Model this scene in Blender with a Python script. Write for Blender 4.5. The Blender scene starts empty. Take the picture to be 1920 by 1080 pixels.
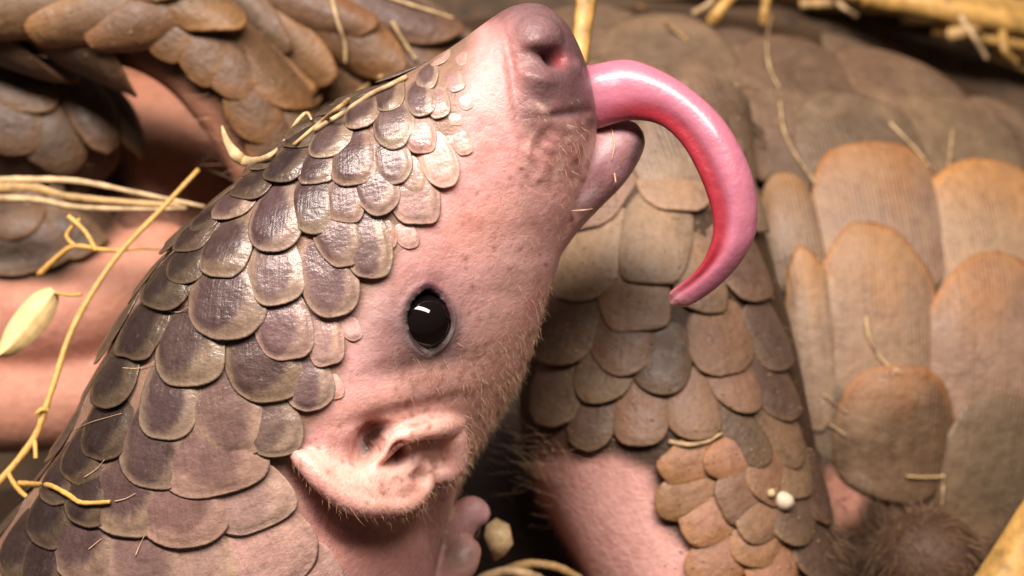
import bpy, bmesh, math, random
import numpy as np
from mathutils import Vector, Matrix
from mathutils.bvhtree import BVHTree

random.seed(7)
rng = np.random.default_rng(11)
scene = bpy.context.scene
COL = scene.collection

# ------------------------------------------------------------------ camera
F = 2933.0                                  # focal length in photograph pixels
PITCH = math.radians(45)
CAM_H = 0.354                               # camera height over the bedding
CAM = Vector((0.0, -CAM_H / math.tan(PITCH), CAM_H))
FWD = Vector((0, math.cos(PITCH), -math.sin(PITCH)))
RIGHT = Vector((1, 0, 0))
UP = RIGHT.cross(FWD).normalized()
cd = bpy.data.cameras.new('camera')
cam = bpy.data.objects.new('camera', cd); COL.objects.link(cam)
cam.location = CAM
cam.rotation_euler = (math.pi / 2 - PITCH, 0, 0)
cd.sensor_width = 36.0
cd.lens = 36.0 * F / 1920.0
cd.clip_start = 0.01; cd.clip_end = 20
cd.dof.use_dof = True
cd.dof.focus_distance = 0.243
cd.dof.aperture_fstop = 16.0
scene.camera = cam

# ------------------------------------------------------------------ light
w = bpy.data.worlds.new('World'); scene.world = w; w.use_nodes = True
bg = w.node_tree.nodes['Background']
bg.inputs[0].default_value = (1.0, 0.80, 0.70, 1); bg.inputs[1].default_value = 0.06

def lamp(name, target, offset, tilt_deg, sx, sy, power, colour):
    ld = bpy.data.lights.new(name, 'AREA'); ld.shape = 'RECTANGLE'
    ld.size = sx; ld.size_y = sy; ld.energy = power; ld.color = colour
    o = bpy.data.objects.new(name, ld); COL.objects.link(o)
    pos = target + offset
    z = (pos - target).normalized()
    t = math.radians(tilt_deg)
    xa = RIGHT * math.cos(t) - UP * math.sin(t)
    xa = (xa - z * xa.dot(z)).normalized()
    ya = z.cross(xa)
    M = Matrix((xa, ya, z)).transposed().to_4x4(); M.translation = pos
    o.matrix_world = M
    return o
HEAD = CAM + FWD * 0.25
lamp('tube_lamp', HEAD, (-FWD * 0.35 + UP * 0.32 - RIGHT * 0.065), 24, 0.57, 0.11, 8.0, (1.0, 0.86, 0.78))

scene.view_settings.view_transform = 'Standard'
scene.view_settings.look = 'None'
scene.view_settings.exposure = 0.0
scene.view_settings.gamma = 1.0
scene.render.engine = 'CYCLES'

# ------------------------------------------------------------------ helpers
def P(px, py, d):
    return CAM + FWD * d + RIGHT * ((px - 960) / F * d) + UP * (-(py - 540) / F * d)
def ray(px, py):
    return (FWD + RIGHT * ((px - 960) / F) + UP * (-(py - 540) / F)).normalized()
nF, nR, nU, nC = (np.array(v[:]) for v in (FWD, RIGHT, UP, CAM))
def project(co):
    r = co - nC
    d = r @ nF
    return 960 + (r @ nR) / d * F, 540 - (r @ nU) / d * F, d
def sstep(a, b, x):
    t = np.clip((x - a) / (b - a), 0, 1); return t * t * (3 - 2 * t)
def lerp(a, b, t): return a + (b - a) * t
def spline(pts, n):
    """Catmull-Rom through rows of pts, n samples, even in index."""
    p = np.array(pts, float)
    p = np.vstack([2 * p[0] - p[1], p, 2 * p[-1] - p[-2]])
    m = len(p) - 3
    out = []
    for t in np.linspace(0, m - 1e-9, n):
        i = int(t); f = t - i
        a, b, c, d = p[i], p[i + 1], p[i + 2], p[i + 3]
        out.append(0.5 * (2 * b + (c - a) * f + (2 * a - 5 * b + 4 * c - d) * f * f + (3 * b - a - 3 * c + d) * f ** 3))
    return np.array(out)
def mesh_obj(name, verts, faces, mat, parent=None, smooth=True, col=None, loc=None):
    me = bpy.data.meshes.new(name)
    me.from_pydata([tuple(v) for v in verts], [], faces)
    if smooth: me.polygons.foreach_set('use_smooth', [True] * len(me.polygons))
    if mat: me.materials.append(mat)
    if col is not None:
        a = me.color_attributes.new('Col', 'FLOAT_COLOR', 'POINT')
        c = np.ones((len(verts), 4), np.float32); c[:, :3] = col
        a.data.foreach_set('color', c.ravel())
    if loc is not None:
        a = me.attributes.new('loc', 'FLOAT_VECTOR', 'POINT')
        a.data.foreach_set('vector', np.asarray(loc, np.float32).ravel())
    me.update()
    o = bpy.data.objects.new(name, me); COL.objects.link(o)
    if parent: o.parent = parent
    return o
def empty(name, loc, label, cat, group=None):
    o = bpy.data.objects.new(name, None); COL.objects.link(o)
    o.location = loc; o.empty_display_size = 0.01
    tag(o, label, cat, group); return o
def tag(o, label, cat, group=None):
    o['label'] = label; o['category'] = cat
    if group: o['group'] = group
    return o
def reparent(o, root):
    o.parent = root
    o.matrix_parent_inverse = Matrix.Translation(-root.location)

class Soup:
    """closed shapes collected for one voxel-merged body"""
    def __init__(s): s.v = []; s.f = []
    def add(s, v, f):
        k = len(s.v); s.v += [tuple(x) for x in v]; s.f += [tuple(i + k for i in q) for q in f]
    def loft(s, rings):
        m = len(rings[0]); n = len(rings); v = [p for r in rings for p in r]; f = []
        for i in range(n - 1):
            for j in range(m):
                a = i * m + j; b = i * m + (j + 1) % m
                f.append((a, b, b + m, a + m))
        v.append(np.mean(rings[0], 0)); v.append(np.mean(rings[-1], 0))
        for j in range(m):
            f.append((len(v) - 2, (j + 1) % m, j)); f.append((len(v) - 1, (n - 1) * m + j, (n - 1) * m + (j + 1) % m))
        s.add(v, f)
    def ball(s, c, ax, ay, az, nu=24, nv=14):
        c, ax, ay, az = (np.array(q[:]) for q in (c, ax, ay, az))
        rings = []
        for i in range(1, nv):
            t = math.pi * i / nv
            rings.append([c + ax * math.sin(t) * math.cos(q) + ay * math.sin(t) * math.sin(q) + az * math.cos(t)
                          for q in np.linspace(0, 2 * math.pi, nu, endpoint=False)])
        s.loft(rings)
    def pxball(s, px, py, d, rx, ry, rz, rot=0, nu=24, nv=14):
        r = math.radians(rot); k = d / F
        X = RIGHT * math.cos(r) - UP * math.sin(r); Y = RIGHT * math.sin(r) + UP * math.cos(r)
        s.ball(P(px, py, d), X * rx * k, Y * ry * k, FWD * rz, nu, nv)
    def chain(s, pts, rad, n=30):
        """dense row of balls along 3D pts, radius list interpolated"""
        q = spline([list(p) + [r] for p, r in zip(pts, rad)], n)
        for a in q:
            s.ball(a[:3], Vector((a[3], 0, 0)), Vector((0, a[3], 0)), Vector((0, 0, a[3])), 14, 9)
def ring_loft(stations, n, m, power=2.0):
    """stations: Lx,Ly,Rx,Ry,depth,depth_radius -> rings of 3D points"""
    q = spline(stations, n); rings = []
    for a in q:
        L = np.array(P(a[0], a[1], a[4])[:]); R = np.array(P(a[2], a[3], a[4])[:])
        M = (L + R) / 2; h = (R - L) / 2
        ring = []
        for t in np.linspace(0, 2 * math.pi, m, endpoint=False):
            c, s_ = math.cos(t), math.sin(t)
            c = math.copysign(abs(c) ** (2 / power), c); s_ = math.copysign(abs(s_) ** (2 / power), s_)
            ring.append(M + h * c + nF * a[5] * s_)
        rings.append(ring)
    return rings
def voxel_mesh(soup, size, smooth_it):
    me = bpy.data.meshes.new('tmp'); me.from_pydata(soup.v, [], soup.f); me.update()
    o = bpy.data.objects.new('tmp', me); COL.objects.link(o)
    r = o.modifiers.new('r', 'REMESH'); r.mode = 'VOXEL'; r.voxel_size = size; r.adaptivity = 0
    s = o.modifiers.new('s', 'SMOOTH'); s.factor = 0.5; s.iterations = smooth_it
    dg = bpy.context.evaluated_depsgraph_get(); dg.update()
    em = bpy.data.meshes.new_from_object(o.evaluated_get(dg))
    bpy.data.objects.remove(o); bpy.data.meshes.remove(me)
    return em
def get_co(me):
    a = np.empty(len(me.vertices) * 3); me.vertices.foreach_get('co', a); return a.reshape(-1, 3)
def get_no(me):
    a = np.empty(len(me.vertices) * 3); me.vertices.foreach_get('normal', a); return a.reshape(-1, 3)
def set_co(me, co): me.vertices.foreach_set('co', co.ravel()); me.update()
def set_col(me, col):
    a = me.color_attributes.new('Col', 'FLOAT_COLOR', 'POINT')
    c = np.ones((len(col), 4), np.float32); c[:, :3] = col
    a.data.foreach_set('color', c.ravel())
def inpoly(px, py, poly):
    px = np.asarray(px, float); py = np.asarray(py, float); r = np.zeros(px.shape, bool)
    n = len(poly)
    for i in range(n):
        x0, y0 = poly[i]; x1, y1 = poly[(i + 1) % n]
        if y0 == y1: continue
        c = ((y0 > py) != (y1 > py)) & (px < (x1 - x0) * (py - y0) / (y1 - y0) + x0)
        r ^= c
    return r
def polydist(px, py, poly):
    """signed distance in pixels, negative inside"""
    px = np.asarray(px, float); py = np.asarray(py, float); d = np.full(px.shape, 1e9)
    n = len(poly)
    for i in range(n):
        a = np.array(poly[i], float); b = np.array(poly[(i + 1) % n], float); ab = b - a
        t = np.clip(((px - a[0]) * ab[0] + (py - a[1]) * ab[1]) / (ab @ ab), 0, 1)
        d = np.minimum(d, np.hypot(px - a[0] - t * ab[0], py - a[1] - t * ab[1]))
    return np.where(inpoly(px, py, poly), -d, d)

# ------------------------------------------------------------------ materials
class NT:
    def __init__(s, name):
        s.m = bpy.data.materials.new(name); s.m.use_nodes = True
        s.t = s.m.node_tree; s.b = s.t.nodes['Principled BSDF']
    def n(s, kind, **kw):
        x = s.t.nodes.new(kind)
        for k, v in kw.items():
            if k.startswith('i_'): x.inputs[k[2:].replace('_', ' ')].default_value = v
            else: setattr(x, k, v)
        return x
    def l(s, a, b): s.t.links.new(a, b)
    def noise(s, scale, detail=4, rough=0.55, vec=None):
        x = s.n('ShaderNodeTexNoise'); x.inputs['Scale'].default_value = scale
        x.inputs['Detail'].default_value = detail; x.inputs['Roughness'].default_value = rough
        s.l(vec if vec else s.coord(), x.inputs['Vector']); return x.outputs['Fac']
    def coord(s):
        if not hasattr(s, 'tc'): s.tc = s.n('ShaderNodeTexCoord')
        return s.tc.outputs['Object']
    def ramp(s, fac, stops):
        x = s.n('ShaderNodeValToRGB'); e = x.color_ramp.elements
        while len(e) < len(stops): e.new(0.5)
        for k, (p, c) in enumerate(stops): e[k].position = p; e[k].color = (*c, 1) if len(c) == 3 else c
        s.l(fac, x.inputs[0]); return x.outputs[0]
    def mix(s, fac, a, b, mode='MIX'):
        x = s.n('ShaderNodeMix'); x.data_type = 'RGBA'; x.blend_type = mode
        for sock, v in ((x.inputs[0], fac), (x.inputs[6], a), (x.inputs[7], b)):
            if isinstance(v, (int, float)): sock.default_value = v
            elif isinstance(v, tuple): sock.default_value = (*v, 1)
            else: s.l(v, sock)
        return x.outputs[2]
    def attr(s, name):
        x = s.n('ShaderNodeAttribute'); x.attribute_name = name; return x
    def bump(s, h, strength, dist, prev=None):
        x = s.n('ShaderNodeBump'); x.inputs['Strength'].default_value = strength; x.inputs['Distance'].default_value = dist
        s.l(h, x.inputs['Height'])
        if prev: s.l(prev, x.inputs['Normal'])
        return x.outputs[0]
    def mapv(s, vec, scale):
        x = s.n('ShaderNodeMapping'); x.inputs['Scale'].default_value = scale; s.l(vec, x.inputs['Vector']); return x.outputs[0]
    def set(s, **kw):
        for k, v in kw.items():
            i = s.b.inputs[k.replace('_', ' ')]
            if hasattr(v, 'links') or hasattr(v, 'is_linked'): s.l(v, i)
            else: i.default_value = v
        return s

def skin_mat(name, sss=0.35, rough=0.5, mottle=0.25, scale=0.0022, bump=0.25):
    t = NT(name); c = t.attr('Col').outputs['Color']
    n1 = t.noise(160, 5, 0.6); n2 = t.noise(700, 4, 0.6); n3 = t.noise(2600, 3, 0.6)
    tint = t.ramp(n1, [(0.30, (0.80, 0.68, 0.64)), (0.5, (1, 1, 1)), (0.72, (1.12, 1.06, 1.02))])
    c = t.mix(min(1, mottle * 3.2), c, tint, 'MULTIPLY')
    tint2 = t.ramp(n2, [(0.33, (0.80, 0.70, 0.66)), (0.55, (1, 1, 1))])
    c = t.mix(mottle * 1.6, c, tint2, 'MULTIPLY')
    t.l(c, t.b.inputs['Base Color'])
    nn = t.bump(n2, bump, 0.0007); nn = t.bump(n3, bump, 0.0003, nn)
    wn = t.n('ShaderNodeTexNoise'); wn.inputs['Scale'].default_value = 300; t.l(t.coord(), wn.inputs['Vector'])
    wm = t.n('ShaderNodeMix'); wm.data_type = 'VECTOR'; wm.inputs[0].default_value = 0.0016; t.l(t.coord(), wm.inputs[4]); t.l(wn.outputs['Color'], wm.inputs[5])
    vo = t.n('ShaderNodeTexVoronoi'); vo.feature = 'DISTANCE_TO_EDGE'; vo.inputs['Scale'].default_value = 620; t.l(wm.outputs[1], vo.inputs['Vector'])
    cr = t.ramp(vo.outputs['Distance'], [(0.0, (0, 0, 0)), (0.16, (1, 1, 1))])
    nn = t.bump(cr, bump * 0.32, 0.00025, nn)
    t.l(nn, t.b.inputs['Normal'])
    t.set(Roughness=rough, Subsurface_Weight=sss, Subsurface_Radius=(1.0, 0.36, 0.22), Subsurface_Scale=scale)
    t.b.inputs['Specular IOR Level'].default_value = 0.4
    return t.m
def scale_mat(name, rough, streak, coat=0.0, grime=(0.55, 0.45, 0.33), fine=1.0, ridge=0.3, ribs=0.0, lumps=0.55):
    t = NT(name); c = t.attr('Col').outputs['Color']; L = t.attr('loc').outputs['Vector']
    st = t.noise(1.0, 4, 0.6, t.mapv(L, (1500 * fine, 60, 200)))
    st2 = t.noise(1.0, 3, 0.6, t.mapv(L, (400, 500, 200)))
    n1 = t.noise(330, 5, 0.62); n2 = t.noise(1500, 4, 0.65)
    c = t.mix(0.55, c, t.ramp(n1, [(0.28, (0.62, 0.58, 0.55)), (0.5, (1, 1, 1)), (0.75, (1.22, 1.16, 1.06))]), 'MULTIPLY')
    c = t.mix(0.6, c, t.ramp(n2, [(0.30, (0.70, 0.66, 0.62)), (0.5, (1, 1, 1)), (0.72, (1.15, 1.12, 1.08))]), 'MULTIPLY')
    c = t.mix(streak, c, t.ramp(st, [(0.34, (0.66, 0.60, 0.54)), (0.55, (1, 1, 1)), (0.7, (1.14, 1.10, 1.05))]), 'MULTIPLY')
    rib = None
    if ribs:                                              # fine lengthwise ribs, worn away in patches
        wv = t.n('ShaderNodeTexWave'); wv.wave_type = 'BANDS'; wv.bands_direction = 'X'; wv.inputs['Scale'].default_value = 1.0
        wv.inputs['Distortion'].default_value = 1.6; wv.inputs['Detail'].default_value = 2; wv.inputs['Detail Scale'].default_value = 0.6
        t.l(t.mapv(L, (330, 22, 1)), wv.inputs['Vector'])
        pt = t.ramp(t.noise(90, 3, 0.5), [(0.42, (0, 0, 0)), (0.60, (1, 1, 1))])
        rm = t.n('ShaderNodeMath', operation='MULTIPLY'); t.l(wv.outputs['Fac'], rm.inputs[0]); t.l(pt, rm.inputs[1]); rib = rm.outputs[0]
        rm2 = t.n('ShaderNodeMath', operation='MULTIPLY'); t.l(rib, rm2.inputs[0]); rm2.inputs[1].default_value = ribs
        c = t.mix(rm2.outputs[0], c, (0.62, 0.50, 0.40), 'MULTIPLY')
        wear = t.ramp(t.noise(60, 4, 0.6), [(0.50, (0, 0, 0)), (0.70, (0.55, 0.55, 0.55))])
        c = t.mix(wear, c, (0.33, 0.22, 0.13))
    dust = t.ramp(t.noise(900, 6, 0.7), [(0.60, (0, 0, 0)), (0.74, (1, 1, 1))])
    dm = t.n('ShaderNodeMath', operation='MULTIPLY'); t.l(dust, dm.inputs[0]); dm.inputs[1].default_value = 0.18
    c = t.mix(dm.outputs[0], c, grime)
    t.l(c, t.b.inputs['Base Color'])
    r = t.ramp(n1, [(0.3, (rough * 0.75,) * 3), (0.7, (min(1, rough * 1.35),) * 3)])
    t.l(r, t.b.inputs['Roughness'])
    nn = t.bump(st, ridge, 0.0005); nn = t.bump(st2, lumps, 0.0008, nn); nn = t.bump(n2, lumps * 0.55, 0.0003, nn)
    if rib: nn = t.bump(rib, 0.4, 0.0004, nn)
    t.l(nn, t.b.inputs['Normal'])
    t.set(Subsurface_Weight=0.08, Subsurface_Radius=(1.0, 0.5, 0.3), Subsurface_Scale=0.001)
    t.b.inputs['Coat Weight'].default_value = coat; t.b.inputs['Coat Roughness'].default_value = 0.16; t.l(nn, t.b.inputs['Coat Normal'])
    return t.m
M_pupskin = skin_mat('pup_skin', 0.50, 0.37, 0.26, 0.0024, 0.30)
M_adultskin = skin_mat('adult_skin', 0.30, 0.55, 0.26, 0.003, 0.5)
M_pupscale = scale_mat('pup_scale', 0.38, 0.30, 0.34, (0.40, 0.30, 0.24), 1.3, 0.22, 0.0, 0.36)
M_adultscale = scale_mat('adult_scale', 0.46, 0.28, 0.0, (0.42, 0.30, 0.19), 0.75, 0.35, 0.50)
M_legscale = scale_mat('leg_scale', 0.52, 0.22, 0.0, (0.42, 0.30, 0.19), 0.75, 0.25)

def simple_mat(name, base, rough, var=0.3, scale=500, sss=0.0, stretch=None, bump=0.2):
    t = NT(name)
    vec = t.mapv(t.coord(), stretch) if stretch else None
    n = t.noise(scale, 5, 0.6, vec)
    b = np.array(base)
    c = t.ramp(n, [(0.3, tuple(b * (1 - var))), (0.55, tuple(b)), (0.75, tuple(np.minimum(b * (1 + var * 0.6), 1)))])
    oi = t.n('ShaderNodeObjectInfo')
    c2 = t.ramp(oi.outputs['Random'], [(0, (0.8, 0.76, 0.7)), (1, (1.15, 1.12, 1.05))])
    c = t.mix(0.8, c, c2, 'MULTIPLY')
    t.l(c, t.b.inputs['Base Color']); t.l(t.bump(n, bump, 0.0004), t.b.inputs['Normal'])
    t.set(Roughness=rough, Subsurface_Weight=sss, Subsurface_Radius=(1, 0.6, 0.3), Subsurface_Scale=0.001)
    return t.m
M_straw = simple_mat('straw', (0.50, 0.33, 0.14), 0.55, 0.6, 350)
M_palestraw = simple_mat('pale_straw', (0.56, 0.41, 0.23), 0.55, 0.6, 350)
M_goldstraw = simple_mat('golden_straw', (0.56, 0.34, 0.10), 0.5, 0.5, 300)
M_twig = simple_mat('golden_twig', (0.68, 0.41, 0.11), 0.5, 0.3, 900)
M_leaf = simple_mat('dry_leaf', (0.72, 0.54, 0.26), 0.55, 0.25, 500)
M_husk = simple_mat('husk', (0.62, 0.47, 0.26), 0.5, 0.35, 600)
M_hair = simple_mat('pale_hair', (0.66, 0.46, 0.30), 0.5, 0.15, 600)
M_darkhair = simple_mat('brown_hair', (0.26, 0.16, 0.09), 0.55, 0.4, 600)
M_crumb = simple_mat('white_crumb', (0.78, 0.70, 0.56), 0.6, 0.12, 900, 0.2)
M_litter = simple_mat('litter', (0.09, 0.055, 0.028), 0.8, 0.6, 120)
t = NT('eye_black'); t.set(Roughness=0.03, Base_Color=(0.006, 0.004, 0.004, 1)); t.b.inputs['Specular IOR Level'].default_value = 0.42; M_eye = t.m
t = NT('tongue_flesh'); c = t.attr('Col').outputs['Color']
n = t.noise(500, 4); c = t.mix(0.5, c, t.ramp(n, [(0.3, (0.86, 0.8, 0.82)), (0.6, (1.03, 1.02, 1.02))]), 'MULTIPLY')
t.l(c, t.b.inputs['Base Color']); nb_ = t.bump(t.noise(260, 4), 0.30, 0.0012); t.l(t.bump(t.noise(1800, 4), 0.15, 0.0003, nb_), t.b.inputs['Normal'])
t.set(Roughness=0.38, Subsurface_Weight=0.35, Subsurface_Radius=(1, 0.25, 0.25), Subsurface_Scale=0.002)
t.b.inputs['Coat Weight'].default_value = 0.4; t.b.inputs['Coat Roughness'].default_value = 0.16; M_tongue = t.m

# ------------------------------------------------------------------ scales
def scale_plate(name, parent, bvh, mat, tip, ang, wpx, lpx, H, cols, rnd, thick=0.0004, dome=0.0003,
                shape=2.4, dark_at=(0.45, 0.45), rings=9, seg=36, lift0=0.0, hit=None, tdir=None, maxk=1.9, sub=None, base_w=0.82, ridge=1.1, side=1.0, rough_edge=1.0, band=(0.55, 1.05), tipgrad=None):
    """one horny plate draped on a body. tip: pixel of its free end, ang: image direction it points to (deg, 90 = down)"""
    a = math.radians(ang)
    d_img = np.array([math.cos(a), math.sin(a)])
    if hit is None:
        cx, cy = tip[0] - d_img[0] * lpx * 0.5, tip[1] - d_img[1] * lpx * 0.5
        loc, nrm, _, dist = bvh.ray_cast(CAM, ray(cx, cy))
        if loc is None:
            loc, nrm, _, _ = bvh.find_nearest(P(cx, cy, sub or 0.27))
        dvec = RIGHT * d_img[0] - UP * d_img[1]
    else:
        loc, nrm = hit; dvec = tdir
    if nrm.dot(loc - CAM) > 0 and hit is None: nrm = -nrm
    depth = (loc - CAM).dot(FWD); k = depth / F
    T = (dvec - nrm * dvec.dot(nrm)).normalized(); S = nrm.cross(T)
    vd = (loc - CAM).normalized()
    kt = math.sqrt(max(1 - T.dot(vd) ** 2, 0.01)); ks = math.sqrt(max(1 - S.dot(vd) ** 2, 0.01))
    if hit is not None: kt = ks = 1
    Lm = lpx * k * min(1 / kt, maxk); Wm = wpx * k * min(1 / ks, maxk)
    # outline
    jit = rnd.normal(0, 0.016, 6) * rough_edge; skew = rnd.normal(0, 0.07) * rough_edge + (0.10 if 1 < rough_edge < 1.2 else 0); shape = shape * rnd.uniform(0.9, 1.2)
    out = []
    for q in np.linspace(0, 2 * math.pi, seg, endpoint=False):
        x, y = math.sin(q), -math.cos(q)                  # y=-1 base, +1 tip
        if y > 0:
            yy = y; xx = math.copysign(max(0, 1 - yy ** shape) ** (1 / shape), x) if abs(x) > 1e-6 else 0
            e = 2 / shape; xx = math.copysign(abs(x) ** e, x); yy = abs(y) ** e
        else:
            e = 2 / 3.2; xx = math.copysign(abs(x) ** e, x) * lerp(1, base_w, -y); yy = -abs(y) ** e
        wob = 1 + jit[0] * math.sin(3 * q + jit[1] * 90) + jit[2] * math.sin(5 * q + jit[3] * 90) + 0.35 * jit[4] * math.sin(11 * q + jit[5] * 90)
        out.append((xx * 0.5 * wob + skew * yy * 0.5, yy * 0.5 * wob))
    out = np.array(out)
    rr = list(np.linspace(0.0, 0.72, rings - 4)[1:]) + [0.80, 0.88, 0.95, 1.0]
    V = [(0, 0, 0.0)]; 
    for r in rr: V += [(x * r, y * r, r) for x, y in out]
    V = np.array(V)
    n0 = len(V)
    x, y, r = V[:, 0], V[:, 1], V[:, 2]
    v = y + 0.5
    lift = lift0 - 0.25 * H + 1.25 * H * np.clip(v, 0, 1) ** 1.15
    lift = lift + dome * (1 - (2 * x) ** 2) + dome * ridge * (1 - sstep(0.70, 0.88, r)) * sstep(0.1, 0.5, v)
    lift = lift - 0.35 * thick * sstep(0.9, 1.0, r)
    # underside
    U1 = np.array([(a_, b_, 1.0) for a_, b_ in out * 0.985]); U2 = np.array([(a_, b_, 0.6) for a_, b_ in out * 0.62])
    l1 = lift[n0 - seg:] - thick; l2 = lift0 - 0.25 * H + 1.25 * H * np.clip(U2[:, 1] + 0.5, 0, 1) ** 1.15 - thick - 0.1 * H
    V = np.vstack([V, U1, U2]); lift = np.concatenate([lift, l1, l2])
    nr = len(rr) + 2
    pts = []
    for (x_, y_, r_), lf in zip(V, lift):
        p = loc + S * (x_ * Wm) + T * (y_ * Lm)
        q, nn, _, _ = bvh.find_nearest(p)
        if nn.dot(nrm) < 0: nn = -nn
        nn = (nn + nrm * 0.6).normalized()
        pts.append(q + nn * lf)
    faces = [(0, 1 + j, 1 + (j + 1) % seg) for j in range(seg)]
    for i in range(nr - 1):
        for j in range(seg):
            a_, b_ = 1 + i * seg + j, 1 + i * seg + (j + 1) % seg
            faces.append((a_, a_ + seg, b_ + seg, b_))
    # colour: dark heart towards the base, paler horny margin
    x, y, r = V[:, 0], V[:, 1], V[:, 2]; v = y + 0.5
    q = np.hypot((x * side + 0.06) * 2 / 0.80, (v - dark_at[0]) / dark_at[1])
    ph = rnd.uniform(0, 6.28, 3)
    q = q + 0.10 * np.sin(7 * x + ph[0]) + 0.08 * np.sin(9 * v + ph[1] + 3 * x) + rnd.normal(0, 0.03, len(x))
    m = sstep(band[0], band[1], q)[:, None]
    if tipgrad: m = sstep(tipgrad[0], tipgrad[1], v + 0.10 * np.sin(6 * x + ph[0]) + 0.05 * np.sin(13 * x + ph[2]))[:, None]
    ce, ri, ed = (np.array(c_) for c_ in cols)
    C = ce * (1 - m) + ri * m
    e = (sstep(0.90, 1.0, r) * sstep(0.35, 0.8, v))[:, None]
    C = C * (1 - e) + ed * e
    C = np.clip(C * (1 + rnd.normal(0, 0.03, (len(x), 1))), 0.003, 1)
    lc = np.stack([x * Wm + rnd.uniform(0, 3), y * Lm + rnd.uniform(0, 3), np.full(len(x), rnd.uniform(0, 5))], 1)
    o = mesh_obj(name, pts, faces, mat, None, True, C, lc)
    reparent(o, parent)
    return o

def strand(name, pts, rads, mat, n=24, m=8, flat=1.0, jitter=0.0):
    """bent tapered stalk through 3D points"""
    q = spline([list(p[:]) + [r] for p, r in zip(pts, rads)], n)
    V = []; Fc = []
    for i, a in enumerate(q):
        p = Vector(a[:3]); tg = Vector(q[min(i + 1, n - 1)][:3]) - Vector(q[max(i - 1, 0)][:3]); tg.normalize()
        s1 = tg.cross(FWD); s1.normalize(); s2 = tg.cross(s1)
        jr = 1 + jitter * random.uniform(-1, 1)
        for j in range(m):
            t = 2 * math.pi * j / m
            V.append(p + s1 * (a[3] * jr * math.cos(t)) + s2 * (a[3] * jr * flat * math.sin(t)))
    for i in range(n - 1):
        for j in range(m):
            a, b = i * m + j, i * m + (j + 1) % m
            Fc.append((a, b, b + m, a + m))
    Fc.append(tuple(range(m))[::-1]); Fc.append(tuple((n - 1) * m + j for j in range(m)))
    return mesh_obj(name, V, Fc, mat)

# ------------------------------------------------------------------ the bedding
def bed_h(x, y):
    m = 0.10 * sstep(-0.11, 0.02, y) + 0.02 * sstep(-0.05, -0.3, y) * 0
    return m + 0.006 * np.sin(37 * x + 3 * np.sin(21 * y)) + 0.005 * np.sin(61 * y + 2 * np.sin(33 * x))
gx = np.concatenate([np.linspace(-3, -0.5, 8), np.linspace(-0.45, 0.45, 90), np.linspace(0.5, 3, 8)])
gy = np.concatenate([np.linspace(-2, -0.45, 8), np.linspace(-0.4, 0.5, 90), np.linspace(0.6, 4, 8)])
X, Y = np.meshgrid(gx, gy); Z = bed_h(X, Y)
gv = np.stack([X.ravel(), Y.ravel(), Z.ravel()], 1); nx = len(gx)
gf = [(j * nx + i, j * nx + i + 1, (j + 1) * nx + i + 1, (j + 1) * nx + i) for j in range(len(gy) - 1) for i in range(nx - 1)]
g = mesh_obj('bedding_ground', gv, gf, M_litter); g['kind'] = 'structure'
g['label'] = 'dark straw litter floor of the nest'

# ------------------------------------------------------------------ the adult, curled behind the pup
AD = Soup()
AD.pxball(1230, 830, 0.430, 1120, 800, 0.108, 7, 96, 60)                       # flank
leg = ring_loft([(1060, 150, 1380, 200, 0.336, 0.020), (1010, 330, 1415, 350, 0.328, 0.026), (990, 480, 1440, 470, 0.320, 0.027),
                 (975, 640, 1485, 630, 0.316, 0.027), (975, 800, 1520, 800, 0.312, 0.027), (1000, 900, 1545, 930, 0.311, 0.026),
                 (1065, 1030, 1570, 1090, 0.311, 0.026), (1130, 1150, 1600, 1260, 0.312, 0.025), (1250, 1350, 1640, 1450, 0.314, 0.022)], 60, 48)
AD.loft(leg)
AD.pxball(1740, 1050, 0.312, 105, 95, 0.011, 0)                                # rolled furry toe pad
AD.pxball(1585, 935, 0.336, 75, 100, 0.014, -10)                                # fold of bare skin
AD.chain([P(-180, -40, .319), P(60, 5, .317), P(230, 25, .316), P(350, 75, .317), P(440, 165, .318), P(520, 290, .322), P(560, 430, .328)],
         [0.0105, 0.0105, 0.0105, 0.0105, 0.0105, 0.0105, 0.010], 60)          # rim of the curled tail
AD.chain([P(420, -120, .345), P(560, 20, .343), P(700, 120, .345), P(860, 240, .348)], [0.020, 0.019, 0.018, 0.018], 30)
AD.pxball(290, 430, 0.386, 330, 330, 0.034, 0, 40, 24)                         # belly
AD.pxball(40, 235, 0.338, 195, 135, 0.018, 15, 36, 20)
AD.pxball(40, 455, 0.338, 190, 85, 0.014, -8, 36, 20)
AD.chain([P(-90, 590, .332), P(120, 590, .331), P(300, 500, .338)], [0.0118, 0.0118, 0.010], 30)
AD.chain([P(-90, 765, .330), P(100, 758, .330), P(300, 720, .335)], [0.0100, 0.0098, 0.009], 30)
AD.pxball(480, 1500, 0.385, 1350, 620, 0.055, 0, 60, 36)                       # lower body, below the pup
am = voxel_mesh(AD, 0.0013, 6)
co = get_co(am); px, py, dd = project(co)
POLY_BELLY = [(215, 120), (300, 130), (400, 190), (450, 260), (500, 340), (560, 420), (420, 520), (300, 600), (260, 760), (160, 850), (-150, 850),
              (-150, 520), (110, 520), (215, 430), (235, 330), (225, 240)]
POLY_ARM = [(985, 862), (1060, 855), (1150, 848), (1225, 880), (1240, 940), (1240, 975), (1290, 1020), (1400, 1100), (1350, 1500), (900, 1500), (930, 1000)]
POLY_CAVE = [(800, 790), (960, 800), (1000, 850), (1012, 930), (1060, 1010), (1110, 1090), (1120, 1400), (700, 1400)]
POLY_PATCH = [(1548, 870), (1605, 880), (1632, 930), (1610, 985), (1560, 1000), (1535, 930)]
POLY_FUR = [(1540, 980), (1640, 890), (1830, 930), (1960, 900), (1960, 1300), (1580, 1300)]
colr = np.tile(np.array([0.060, 0.034, 0.018]), (len(co), 1))
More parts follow.
